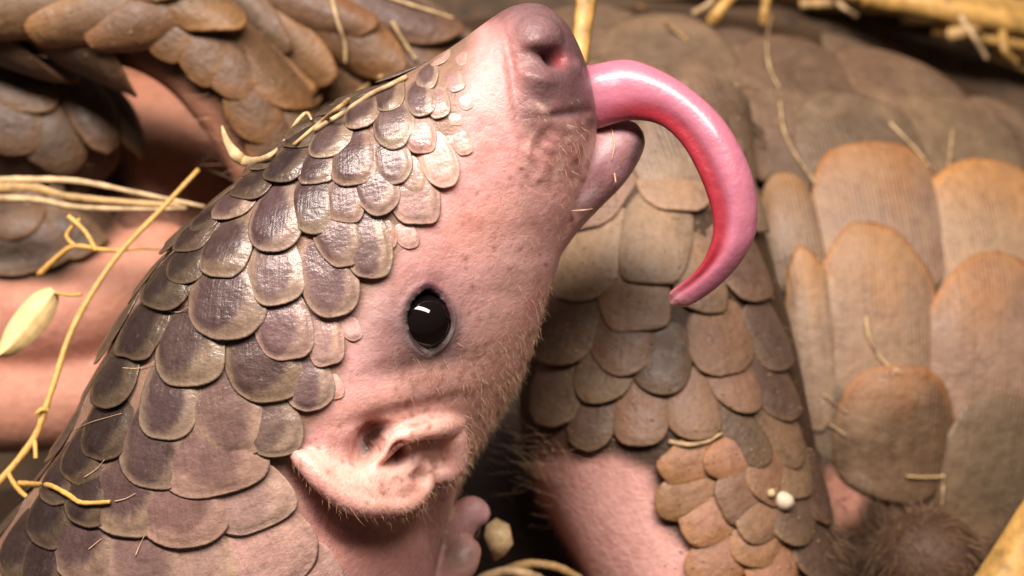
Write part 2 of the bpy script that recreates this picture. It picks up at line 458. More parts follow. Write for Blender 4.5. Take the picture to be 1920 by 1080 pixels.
def paint(c, mask, rgb): return c * (1 - mask[:, None]) + np.array(rgb) * mask[:, None]
def pm(poly, soft): return 1 - sstep(-soft, soft * 0.4, polydist(px, py, poly))
colr = paint(colr, pm(POLY_BELLY, 30), (0.50, 0.245, 0.165))
def blob(px, py, x, y, sx, sy, rot=0):
    r = math.radians(rot); u = (px - x) * math.cos(r) + (py - y) * math.sin(r); v = -(px - x) * math.sin(r) + (py - y) * math.cos(r)
    return np.exp(-(u / sx) ** 2 - (v / sy) ** 2)
colr = paint(colr, 0.75 * blob(px, py, 330, 310, 110, 60, 50), (0.50, 0.22, 0.11))
colr = paint(colr, 0.6 * blob(px, py, 250, 150, 70, 45, 30), (0.30, 0.12, 0.06))
colr = paint(colr, 0.6 * blob(px, py, 90, 640, 120, 60, 0), (0.56, 0.26, 0.20))
colr = paint(colr, pm(POLY_ARM, 25), (0.80, 0.46, 0.41))
colr = paint(colr, 0.5 * blob(px, py, 1040, 900, 60, 60), (0.45, 0.22, 0.17))
colr = paint(colr, pm(POLY_CAVE, 14), (0.012, 0.006, 0.004))  # shade of the deep cavity painted into the skin colour as near-black
colr = paint(colr, pm(POLY_PATCH, 26) * 0.9, (0.55, 0.27, 0.19))
colr = paint(colr, blob(px, py, 1740, 1050, 110, 100), (0.085, 0.045, 0.025))
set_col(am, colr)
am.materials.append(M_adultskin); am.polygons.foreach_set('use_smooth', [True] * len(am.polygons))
am.name = 'body'
bvhA = BVHTree.FromPolygons([Vector(c) for c in co], [tuple(p.vertices) for p in am.polygons])
adult = empty('adult_pangolin', P(1230, 900, 0.44), 'large brown adult pangolin with broad scales curled around the pup', 'pangolin')
body = bpy.data.objects.new('body', am); COL.objects.link(body); reparent(body, adult)
body['label'] = 'bare pink belly and limb skin of the adult between its scales'

# tip x, tip y, direction, width, length, tone   (tone: f flank, o orange, d dark brown, l leg, b leg dark, t tail, c curl)
TONES = {
 'f': ((0.315, 0.220, 0.145), (0.390, 0.215, 0.095), (0.45, 0.215, 0.070)),
 'o': ((0.150, 0.098, 0.056), (0.270, 0.125, 0.046), (0.36, 0.17, 0.060)),
 'g': ((0.295, 0.205, 0.132), (0.370, 0.205, 0.090), (0.43, 0.21, 0.070)),
 'd': ((0.160, 0.112, 0.074), (0.185, 0.126, 0.080), (0.20, 0.132, 0.080)),
 's': ((0.270, 0.175, 0.105), (0.240, 0.162, 0.105), (0.30, 0.20, 0.125)),
 'l': ((0.240, 0.138, 0.082), (0.225, 0.138, 0.082), (0.27, 0.165, 0.092)),
 'b': ((0.120, 0.076, 0.052), (0.150, 0.096, 0.060), (0.22, 0.140, 0.084)),
 'p': ((0.330, 0.180, 0.112), (0.330, 0.170, 0.082), (0.33, 0.165, 0.075)),
 't': ((0.122, 0.068, 0.032), (0.185, 0.096, 0.038), (0.25, 0.122, 0.042)),
 'c': ((0.080, 0.052, 0.035), (0.125, 0.076, 0.042), (0.18, 0.100, 0.048)),
}
ADS = [
 # big flank plates, free ends upward
 (1650, 268, -90, 262, 290, 'f'), (1642, 436, -88, 245, 340, 'f'), (1890, 300, -86, 280, 300, 'f'), (1893, 482, -84, 285, 330, 'g'),
 (1688, 692, -84, 222, 225, 'o'), (1908, 742, -80, 245, 250, 'd'), (1474, 336, -96, 118, 210, 'g'), (1514, 470, -92, 98, 300, 'f'),
 (1630, 168, -90, 250, 240, 'd'), (1860, 178, -84, 275, 240, 'd'), (1453, 240, -95, 100, 140, 'd'), (2080, 330, -80, 240, 300, 'f'),
 (1500, 60, -86, 250, 220, 'd'), (1735, 92, -80, 270, 200, 'd'), (1960, 190, -76, 250, 220, 'd'), (1250, 28, -92, 270, 190, 'd'),
 (1370, 118, -92, 240, 200, 'd'), (1150, 110, -95, 240, 200, 'd'), (1290, 190, -95, 230, 190, 'd'), (1100, 5, -95, 250, 180, 'd'),

 # shoulder plates behind the tongue, free ends downward
 (1232, 534, 90, 132, 175, 's'), (1094, 570, 95, 126, 185, 's'), (1186, 624, 92, 132, 150, 's'), (1108, 440, 96, 128, 170, 's'),
 (1262, 400, 90, 138, 170, 's'), (1160, 330, 94, 140, 170, 's'), (1330, 300, 88, 130, 170, 's'), (1388, 450, 84, 100, 190, 's'), (1240, 250, 92, 140, 170, 's'),
 (1310, 590, 88, 96, 150, 's'), (1050, 690, 98, 120, 160, 'b'), (1160, 705, 95, 116, 130, 'b'), (1404, 570, 80, 86, 150, 'b'),
 # foreleg plates
 (1200, 838, 92, 102, 122, 'l'), (1303, 828, 88, 100, 125, 'l'), (1243, 742, 90, 108, 125, 'b'), (1106, 846, 95, 88, 115, 'b'),
 (1130, 760, 95, 105, 120, 'b'), (1362, 706, 82, 118, 130, 'l'), (1386, 778, 80, 84, 110, 'l'), (1030, 800, 100, 100, 120, 'b'),
 (1470, 690, 62, 66, 130, 'b'), (1482, 788, 62, 74, 140, 'b'), (1498, 868, 60, 76, 140, 'l'), (1436, 866, 48, 70, 130, 'b'),
 (1228, 945, 168, 80, 120, 'p'), (1236, 884, 165, 84, 120, 'p'), (1286, 1012, 142, 92, 125, 'p'), (1388, 1058, 125, 98, 120, 'p'),
 (1318, 872, 168, 84, 150, 'p'), (1340, 946, 155, 100, 140, 'l'), (1462, 1020, 112, 84, 125, 'b'), (1300, 1096, 135, 100, 125, 'p'),
 (1420, 1120, 115, 100, 120, 'p'), (1512, 1100, 105, 80, 130, 'b'), (1400, 925, 130, 90, 120, 'l'), (1470, 935, 100, 80, 120, 'l'),
 (1520, 985, 95, 70, 130, 'b'), (1380, 1000, 140, 90, 120, 'l'),
 # rim of the curled tail
 (60, 62, 168, 120, 290, 't'), (305, 118, 112, 92, 130, 't'), (350, 150, 125, 105, 130, 't'), (415, 188, 118, 120, 150, 't'),
 (452, 262, 112, 120, 140, 't'), (492, 330, 108, 115, 140, 't'), (170, 95, 150, 110, 230, 't'), (-40, 40, 170, 120, 260, 't'),
 # back of the tail above the pup
 (628, 150, 38, 110, 270, 't'), (560, 210, 60, 120, 190, 't'), (660, 230, 70, 110, 170, 't'), (760, 130, 30, 110, 260, 't'), (560, 70, 30, 100, 260, 'c'),
 (700, 60, 20, 90, 250, 't'), (860, 60, 15, 90, 250, 'c'), (430, 70, 40, 110, 220, 't'), (600, 300, 75, 100, 150, 't'),
 (480, 10, 30, 90, 200, 't'), (330, 10, 25, 100, 220, 't'), (850, 160, 40, 100, 200, 't'),
 # curl at the far left
 (232, 330, 80, 78, 240, 'c'), (180, 310, 82, 92, 210, 'c'), (110, 330, 85, 120, 130, 'c'), (215, 210, 60, 110, 260, 'c'), (20, 300, 95, 120, 150, 'c'),
 (120, 160, 30, 100, 250, 'c'), (60, 220, 60, 120, 190, 'c'), (-20, 210, 90, 120, 180, 'c'),
 (110, 520, 60, 110, 150, 'c'), (20, 530, 90, 110, 150, 'c'), (190, 500, 50, 90, 150, 'c'), (60, 440, 60, 110, 140, 'c'), (-40, 450, 90, 110, 140, 'c'),
]
def adult_plate(s, extra=0.0):
    x, y, a, w_, l_, tn = s
    rnd = np.random.default_rng(int(abs(x * 7 + y * 13)) + 5)
    cs = np.array(TONES[tn]) * rnd.uniform(0.86, 1.14) * (1 + rnd.normal(0, 0.03, 3))
    big = max(w_, l_) > 200
    H = (0.0032 if big else 0.0014) * (1.0 if l_ < 250 else 1.15)
    scale_plate('scale', adult, bvhA, M_adultscale if big and tn in 'fgod' else M_legscale, (x, y), a, w_ * (1.0 if big else 1.08), l_ * 1.12, H, cs, rnd, thick=0.0008 if big else 0.0006,
                dome=(0.0018 if tn != 'd' else 0.0008) if big else (0.0003 if tn == 's' else 0.0006), shape=2.15 if big else (3.0 if tn == 's' else 2.3), ridge=0.3, rough_edge=1.5, tipgrad=(0.55, 0.98) if tn in 'fgo' else None, dark_at=(0.50, 0.42), rings=9, seg=36 if big else 30, lift0=extra + rnd.uniform(0, 0.0004), sub=0.34)
for s in ADS: adult_plate(s)
# plates that fill the rest of the coat in view
cent = [(s[0] - math.cos(math.radians(s[2])) * s[4] * .5, s[1] - math.sin(math.radians(s[2])) * s[4] * .5, max(s[3], s[4])) for s in ADS]
cnt = 0
for j in range(-1, 12):
    for i in range(-1, 19):
        x = i * 112 + (j % 2) * 56 + random.uniform(-10, 10); y = j * 96 + random.uniform(-10, 10)
        if any(polydist(np.array([x]), np.array([y]), pl)[0] < 42 for pl in (POLY_BELLY, POLY_ARM, POLY_CAVE, POLY_PATCH, POLY_FUR)): continue
        if any(math.hypot(x - c[0], y - c[1]) < 0.36 * c[2] + 20 for c in cent): continue
        if x > 1560 and y > 850: continue
        if x < 520 and y < 620: continue
        if 300 < x < 1000 and y > 350 and x > 300 + (700 - y) * 0.2: continue
        a = -88 if x > 1420 else (92 if x > 960 else (40 if y < 300 else 80))
        adult_plate((x + math.cos(math.radians(a)) * 70, y + math.sin(math.radians(a)) * 70, a, 125, 150, 'c' if x < 500 else ('d' if x > 1420 or y < 200 else 'b')), -0.0006)
        cnt += 1
print('filler plates', cnt)

# ------------------------------------------------------------------ the pup
ST = [(-420, 1720, 900, 1750, 0.300, 0.046), (-260, 1450, 820, 1480, 0.294, 0.043), (-120, 1200, 805, 1240, 0.286, 0.040), (-20, 1045, 815, 1100, 0.280, 0.037), (62, 930, 838, 985, 0.275, 0.034),
      (132, 825, 872, 885, 0.271, 0.0315), (190, 705, 930, 790, 0.268, 0.0295), (238, 605, 974, 712, 0.266, 0.0280), (312, 487, 1006, 632, 0.264, 0.0262),
      (398, 397, 1032, 545, 0.262, 0.0243), (480, 322, 1057, 465, 0.260, 0.0222), (572, 243, 1086, 396, 0.258, 0.0200),
      (672, 186, 1105, 335, 0.256, 0.0178), (768, 138, 1116, 280, 0.254, 0.0156), (848, 90, 1119, 232, 0.253, 0.0138), (908, 46, 1113, 182, 0.252, 0.0120),
      (948, 20, 1097, 118, 0.2515, 0.0096), (978, 10, 1070, 58, 0.251, 0.0064), (1005, 9, 1040, 24, 0.251, 0.0028)]
rings = ring_loft(ST, 150, 96, 2.08)
PB = Soup(); PB.loft(rings)
bvhP = BVHTree.FromPolygons([Vector(p) for p in PB.v], PB.f)
def on_pup(x, y, h=0.0):
    """point h metres proud of the pup's skin at a pixel"""
    loc, nrm, _, _ = bvhP.ray_cast(CAM, ray(x, y))
    if loc is None:
        loc, nrm, _, _ = bvhP.find_nearest(P(x, y, 0.262))
        return loc + (P(x, y, (loc - CAM).dot(FWD)) - loc)
    if nrm.dot(loc - CAM) > 0: nrm = -nrm
    return loc + nrm * h
mm = 0.001
# ear: outer rim, inner ridge, lobe
PB.chain([on_pup(545, 842, -0.6*mm), on_pup(575, 866, 1.2*mm), on_pup(606, 894, 2.4*mm), on_pup(648, 922, 3.2*mm), on_pup(700, 928, 3.3*mm), on_pup(748, 920, 2.9*mm), on_pup(780, 897, 2.0*mm), on_pup(790, 876, 0.8*mm)],
         [1.3*mm, 1.7*mm, 2.0*mm, 2.1*mm, 2.1*mm, 2.1*mm, 1.9*mm, 1.5*mm], 60)
PB.chain([on_pup(862, 800, -0.8*mm), on_pup(820, 795, 0.8*mm), on_pup(775, 800, 1.3*mm), on_pup(742, 815, 1.4*mm), on_pup(716, 845, 1.0*mm), on_pup(694, 872, 0.2*mm), on_pup(680, 890, -0.6*mm)],
         [1.9*mm, 2.0*mm, 1.7*mm, 1.35*mm, 1.15*mm, 1.1*mm, 1.0*mm], 50)
PB.chain([on_pup(852, 818, 0.2*mm), on_pup(846, 850, 1.1*mm), on_pup(828, 876, 1.3*mm), on_pup(806, 888, 0.8*mm)], [2.1*mm, 2.2*mm, 2.1*mm, 1.5*mm], 24)
PB.chain([on_pup(585, 858, -0.6*mm), on_pup(622, 890, 1.0*mm), on_pup(660, 904, 1.5*mm), on_pup(705, 908, 1.7*mm), on_pup(748, 900, 1.4*mm), on_pup(784, 888, 0.6*mm)], [1.8*mm, 2.2*mm, 2.4*mm, 2.4*mm, 2.3*mm, 2.0*mm], 60)
PB.chain([on_pup(610, 852, -1.6*mm), on_pup(648, 880, -0.4*mm), on_pup(695, 895, 0.4*mm), on_pup(740, 890, 0.4*mm), on_pup(770, 872, -0.4*mm)], [2.2*mm, 2.6*mm, 2.7*mm, 2.6*mm, 2.2*mm], 50)
# lower jaw
PB.loft(ring_loft([(1005, 270, 1050, 480, 0.2590, 0.0090), (1040, 258, 1088, 430, 0.2585, 0.0082), (1072, 246, 1128, 388, 0.258, 0.0068), (1104, 236, 1166, 350, 0.2575, 0.0054),
                   (1136, 228, 1194, 310, 0.257, 0.0042), (1166, 224, 1209, 275, 0.257, 0.0030), (1190, 228, 1208, 250, 0.257, 0.0012)], 30, 24))
# toe of a forefoot tucked under the throat
PB.chain([P(800, 1060, .284), P(850, 1000, .280), P(880, 962, .279), P(896, 962, .279)], [3.4*mm, 3.2*mm, 3.0*mm, 2.4*mm], 24)
PB.chain([P(800, 1100, .282), P(856, 1062, .277), P(872, 1036, .277)], [3.6*mm, 3.4*mm, 3.0*mm], 20)
# nose pad
def bump_ball(x, y, h, rx): PB.ball(on_pup(x, y, h*mm), Vector((rx*mm, 0, 0)), Vector((0, rx*mm, 0)), Vector((0, 0, rx*mm)), 16, 10)
bump_ball(1012, 62, -3.0, 4.6); bump_ball(1085, 125, -1.6, 2.2); bump_ball(1010, 150, -4.2, 5.0)
pmesh = voxel_mesh(PB, 0.00042, 7)
co = get_co(pmesh); no = get_no(pmesh); px, py, dd = project(co)
vdir = co - nC; vdir /= np.linalg.norm(vdir, axis=1)[:, None]
front = sstep(0.02, 0.35, -(no * vdir).sum(1))
D = np.zeros(len(co))
EX, EY = 805, 600
def almond(px, py):
    u = px - EX - 0.03 * (py - EY); v = py - EY
    hh = np.where(v < 0, 58.0, 58.0)
    return (np.abs(u) / 41.0) ** 1.4 + np.abs(v / hh) ** 2.0
am_ = almond(px, py)
near = (np.hypot(px - EX, py - EY) < 160)
D -= np.where(near, 3.4 * (1 - sstep(0.72, 1.04, am_)), 0)                      # opening of the lids
D += np.where(near, 0.30 * np.exp(-((am_ - 1.45) / 0.30) ** 2), 0)
D -= 0.9 * blob(px, py, EX + 5, EY + 15, 70, 95, 10) * (am_ > 1)
D += 0.7 * blob(px, py, EX - 75, EY - 30, 45, 90, 15) + 0.5 * blob(px, py, 770, 745, 130, 30, -12)
D -= 0.7 * blob(px, py, 790, 690, 100, 22, -10) + 0.5 * blob(px, py, 760, 768, 110, 12, -14)
# ear pits and the fold behind the ear
D -= 4.5 * blob(px, py, 692, 828, 18, 34, 22) + 1.6 * blob(px, py, 712, 806, 22, 9, -25) + 2.4 * blob(px, py, 748, 847, 12, 16, 20) - 0.5 * blob(px, py, 795, 845, 30, 14, 0)
D -= 0.8 * blob(px, py, 655, 862, 30, 26) + 1.4 * blob(px, py, 790, 893, 12, 12)
gro = 3.2 * blob(px, py, 620, 950, 110, 40, 40) + 1.5 * blob(px, py, 720, 1000, 120, 34, 0)
for i_ in np.nonzero((gro > 0.05) & (front > 0))[0]:                            # only the neck sinks, not the ear standing over it
    q_, _, _, ds_ = bvhP.find_nearest(Vector(co[i_]))
    if ds_ > 0.0003: gro[i_] *= max(0.0, 1 - (ds_ - 0.0003) / 0.0006)
D -= gro
# nose: nostril, comma slit, pad groove
D -= 3.4 * blob(px, py, 1042, 108, 17, 14, 20) + 1.6 * blob(px, py, 1022, 102, 20, 8, 12)
D += 0.5 * blob(px, py, 1000, 78, 26, 14, -25) + 0.5 * blob(px, py, 1008, 146, 34, 12, 12)
D -= 0.55 * blob(px, py, 952, 95, 9, 60, -14) + 0.5 * blob(px, py, 962, 165, 8, 40, -10)
D -= 0.6 * blob(px, py, 1060, 215, 50, 9, -8) + 0.4 * blob(px, py, 1020, 262, 12, 40, 30)
D -= 0.9 * blob(px, py, 1108, 270, 9, 40, 18)                                  # corner of the mouth
for k in range(46):                                                             # crusty folds on the muzzle
    x, y = rng.uniform(985, 1105), rng.uniform(215, 345)
    D += rng.uniform(-0.24, 0.20) * blob(px, py, x, y, rng.uniform(4, 8), rng.uniform(8, 22), rng.uniform(-70, 70))
for k in range(160):                                                            # soft unevenness of the hide
    x, y = rng.uniform(560, 1100), rng.uniform(180, 1080)
    D += rng.uniform(-0.14, 0.14) * blob(px, py, x, y, rng.uniform(15, 45), rng.uniform(10, 30), rng.uniform(0, 180))
co = co + no * (D * front * mm)[:, None]
set_co(pmesh, co)
px0, py0 = px, py; px, py, dd = project(co)
c = np.tile(np.array([0.72, 0.405, 0.385]), (len(co), 1))
def pb(m, rgb): 
    global c
    c = paint(c, np.clip(m, 0, 1), rgb)
SCALED = [(900, 30), (880, 150), (862, 240), (852, 330), (800, 420), (735, 510), (672, 590), (648, 690), (612, 765), (570, 835), (545, 870), (560, 930), (540, 1000), (600, 1060), (560, 1200),
          (500, 1800), (-700, 1800), (-400, 1000), (0, 700), (300, 300), (700, 60)]
pb(0.7 * blob(px, py, 900, 420, 110, 60, -30), (0.64, 0.33, 0.27))
pb(0.6 * blob(px, py, 960, 520, 50, 160, 15), (0.62, 0.40, 0.35))
pb(0.6 * blob(px, py, 700, 560, 40, 110, 10), (0.56, 0.42, 0.39))
pb(0.6 * blob(px, py, 910, 700, 70, 130, 30), (0.56, 0.31, 0.21))
pb(0.55 * blob(px, py, 720, 765, 140, 40, -8), (0.52, 0.27, 0.19))
pb(0.6 * blob(px, py, 780, 970, 130, 90, -30), (0.50, 0.27, 0.22))
pb(0.7 * blob(px, py, 640, 1000, 140, 70, 30), (0.55, 0.26, 0.22))
pb(0.95 * blob(px, py, EX - 4, EY + 30, 92, 112, 12), (0.165, 0.125, 0.128))
pb(0.6 * blob(px, py, EX - 6, EY + 105, 70, 22, -8), (0.36, 0.19, 0.13))
pb(0.8 * blob(px, py, EX + 2, EY - 62, 22, 24), (0.42, 0.16, 0.16))
pb(np.where(np.hypot(px - EX, py - EY) < 140, 1 - sstep(1.0, 1.9, almond(px, py)), 0), (0.20, 0.14, 0.135))
pb(np.where(np.hypot(px - EX, py - EY) < 100, 1 - sstep(0.85, 1.1, almond(px, py)), 0), (0.05, 0.028, 0.034)); pb(blob(px, py, EX + 4, EY - 52, 22, 26), (0.20, 0.10, 0.125))
# nose and muzzle
pb(1 - sstep(-30, 25, polydist(px, py, [(905, 25), (935, 95), (955, 200), (978, 255), (1060, 265), (1130, 240), (1130, 0), (950, -20)])), (0.150, 0.084, 0.090))
pb(0.7 * blob(px, py, 1000, 40, 60, 35, -20), (0.20, 0.125, 0.130)); pb(0.7 * blob(px, py, 890, 120, 90, 80, -30), (0.46, 0.26, 0.25))
pb(0.8 * blob(px, py, 1048, 112, 17, 15), (0.36, 0.055, 0.06))
pb(0.75 * blob(px, py, 1050, 290, 75, 65), (0.40, 0.20, 0.17))
for k in range(40): pb(rng.uniform(0.2, 0.6) * blob(px, py, rng.uniform(960, 1110), rng.uniform(190, 350), rng.uniform(4, 12), rng.uniform(4, 16), rng.uniform(0, 180)), ((0.26, 0.13, 0.11) if k % 2 else (0.62, 0.42, 0.36)))
pb(0.5 * blob(px, py, 958, 120, 24, 80, -10), (0.60, 0.28, 0.26))
pb(1 - sstep(-14, 8, polydist(px, py, [(1075, 395), (1100, 330), (1118, 262), (1150, 230), (1240, 210), (1220, 300), (1150, 390), (1090, 410)])), (0.42, 0.235, 0.26))
pb(0.95 * blob(px, py, 1198, 275, 14, 42, 18), (0.10, 0.07, 0.07))
pb(0.7 * blob(px, py, 1128, 330, 14, 26, 25), (0.34, 0.17, 0.18)); pb(0.8 * blob(px, py, 1135, 275, 12, 30, 35), (0.60, 0.44, 0.46)); pb(0.7 * blob(px, py, 1098, 372, 10, 26, 50), (0.62, 0.48, 0.50))
pb(blob(px, py, 890, 965, 45, 45), (0.52, 0.32, 0.33)); pb(blob(px, py, 862, 1040, 45, 50), (0.24, 0.16, 0.13))
# ear
pb(0.8 * (1 - sstep(-25, 18, polydist(px, py, [(545, 845), (660, 840), (740, 800), (860, 785), (868, 860), (830, 905), (780, 950), (690, 965), (620, 925)]))), (0.80, 0.50, 0.42))
pb(1.3 * blob(px, py, 692, 828, 15, 32, 22) + 0.9 * blob(px, py, 712, 806, 22, 9, -25), (0.06, 0.025, 0.015))  # shade inside the ear slit painted in as a dark colour
pb(1.2 * blob(px, py, 745, 846, 12, 16, 20), (0.22, 0.06, 0.035))
pb(0.5 * blob(px, py, 790, 893, 14, 12), (0.25, 0.16, 0.08))
pb(0.35 * blob(px, py, 617, 890, 18, 14, 30), (0.35, 0.22, 0.14))
for k in range(230):                                                            # grains of dirt stuck to ear and cheek
    if k < 55: x, y = rng.uniform(560, 860), rng.uniform(790, 955)
    elif k < 205: x, y = rng.uniform(740, 1000), rng.uniform(620, 800)
    else: x, y = rng.uniform(870, 1090), rng.uniform(300, 600)
    pb(rng.uniform(0.3, 0.8) * blob(px, py, x, y, rng.uniform(2.5, 5.5), rng.uniform(2.5, 7), rng.uniform(0, 180)), (0.20, 0.10, 0.06))
pb((1 - sstep(-26, 14, polydist(px, py, SCALED))) * 0.92, (0.24, 0.155, 0.105))
pb((1 - sstep(-30, 10, polydist(px, py, [(540, 880), (570, 930), (600, 1000), (560, 1100), (460, 1200), (430, 1060), (520, 960)]))) * 0.8, (0.50, 0.30, 0.24))
set_col(pmesh, c)
pmesh.materials.append(M_pupskin); pmesh.polygons.foreach_set('use_smooth', [True] * len(pmesh.polygons))
pmesh.name = 'body'
pup = empty('pangolin_pup', P(300, 1400, 0.30), 'pink faced baby pangolin with raised snout and its long tongue out', 'pangolin')
pbody = bpy.data.objects.new('body', pmesh); COL.objects.link(pbody); reparent(pbody, pup)
pbody['label'] = 'bare pink face, folded ear and grey nose of the pup'
bvhS = BVHTree.FromPolygons([Vector(q) for q in co], [tuple(p.vertices) for p in pmesh.polygons])

# eye and lids
loc, nrm, _, _ = bvhP.ray_cast(CAM, ray(EX, EY + 2))
if nrm.dot(loc - CAM) > 0: nrm = -nrm
R = 4.9 * mm
ec = loc - nrm * (R - 0.75 * mm) - UP * 0.75 * mm + RIGHT * 0.4 * mm
S = Soup(); S.ball(ec, RIGHT * R, UP * R, FWD * R, 48, 32)
eye = mesh_obj('eye', S.v, S.f, M_eye); reparent(eye, pup); eye['label'] = 'glossy black eye with a bright lamp reflection'
LV, LF = [], []; nl, ml = 72, 10
for i in range(nl):
    q = 2 * math.pi * i / nl; u, v = math.cos(q), math.sin(q)
    hh = 60 if v < 0 else 58
    s_ = abs(v) ** 1.0 * math.copysign(1, v); x = EX + 41 * math.copysign(max(0, 1 - abs(s_) ** 2.0) ** 0.72, u) + 0.03 * s_ * hh; y = EY + hh * s_
    ctr = Vector((0, 0, 0)); pt = P(x, y, 0.25); dr = ray(x, y)
    oc = CAM - ec; Rr = R + 0.15 * mm; b_ = dr.dot(oc); disc = b_ * b_ - (oc.dot(oc) - Rr * Rr)
    hitp = CAM + dr * (-b_ - math.sqrt(disc)) if disc > 0 else on_pup(x, y, -0.4 * mm)
    skin = on_pup(x, y, -0.75 * mm)
    p = hitp.lerp(skin, 0.55)
    rad = (RIGHT * (x - EX) / 40 - UP * (y - EY) / 64).normalized(); nn = nrm
    for j in range(ml):
        a = 2 * math.pi * j / ml
        LV.append(p + rad * (0.62 * mm * math.cos(a) + 0.50 * mm) + nn * (0.24 * mm * math.sin(a) - 0.30 * mm * (math.cos(a) > 0.2) * math.cos(a)))
for i in range(nl):
    for j in range(ml):
        LF.append((i * ml + j, i * ml + (j + 1) % ml, ((i + 1) % nl) * ml + (j + 1) % ml, ((i + 1) % nl) * ml + j))
LC = np.tile(np.array([0.055, 0.038, 0.04]), (len(LV), 1)); lpx, lpy, _ = project(np.array([v[:] for v in LV]))
outer = np.tile(np.array([sstep(-0.4, 0.7, np.cos(2 * math.pi * j / ml)) for j in range(ml)]), nl)
LC = paint(LC, outer, (0.20, 0.138, 0.134))
LC = paint(LC, np.clip(1.2 * blob(lpx, lpy, EX + 5, EY - 55, 36, 34), 0, 1), (0.36, 0.13, 0.15))
LC = paint(LC, 0.6 * blob(lpx, lpy, EX + 36, EY + 25, 12, 18), (0.30, 0.25, 0.25))
LC = paint(LC, 0.5 * blob(lpx, lpy, EX - 4, EY + 58, 10, 8), (0.40, 0.32, 0.28))
lid = mesh_obj('eyelid', LV, LF, M_pupskin, None, True, LC); lid.parent = eye

# tongue
TO = [(1060, 128), (1110, 121), (1180, 112), (1250, 138), (1312, 180), (1362, 232), (1400, 300), (1419, 370), (1416, 440), (1388, 494), (1342, 541), (1298, 570), (1266, 581)]
TI = [(1070, 245), (1115, 243), (1180, 226), (1236, 234), (1278, 270), (1310, 326), (1331, 384), (1337, 432), (1324, 478), (1304, 508), (1280, 529), (1259, 545), (1249, 560)]
q = spline([list(a) + list(b) for a, b in zip(TO, TI)], 110)
TV, TF, TC = [], [], []; m_ = 36
for i, a in enumerate(q):
    s_ = i / 109.0; d_ = 0.2545 - 0.006 * math.sin(s_ * math.pi)
    L = np.array(P(a[0], a[1], d_)[:]); R_ = np.array(P(a[2], a[3], d_)[:]); Mx = (L + R_) / 2; h = (R_ - L) / 2
    hw = np.linalg.norm(h); tip_ = math.sqrt(max(0.02, min(1, (1 - s_) / 0.05))); h = h * tip_; hw = hw * tip_; rz = hw * lerp(0.62, 0.50, s_)
    for j in range(m_):
        th = 2 * math.pi * j / m_; cc, ss = math.cos(th), math.sin(th)
        inner = max(0, cc)                                    # the underside is grooved
        gro = 0.30 * math.exp(-((th - 5.35) / 0.38) ** 2) * sstep(0.1, 0.35, s_)
        p = Mx + h * cc * (1 - 0.6 * gro) + nF * rz * ss * (1 - gro * 1.2)
        TV.append(p)
        red = sstep(0.10, 0.75, cc) * (sstep(-0.02, 0.22, s_)) * (1 - 0.55 * sstep(0.70, 0.95, s_))
        TC.append((np.array([0.47, 0.165, 0.235]) * (1 - red) + np.array([0.33, 0.026, 0.042]) * red) * (1 - 0.6 * sstep(0.85, 1, s_)) + np.array([0.72, 0.40, 0.40]) * 0.6 * sstep(0.85, 1, s_))
for i in range(109):
    for j in range(m_):
        a, b = i * m_ + j, i * m_ + (j + 1) % m_
        TF.append((a, b, b + m_, a + m_))
TF.append(tuple(range(m_))[::-1]); TF.append(tuple(109 * m_ + j for j in range(m_)))
tongue = mesh_obj('tongue', TV, TF, M_tongue, None, True, np.array(TC)); reparent(tongue, pup)
tongue['label'] = 'long wet pink tongue curling down from the mouth'

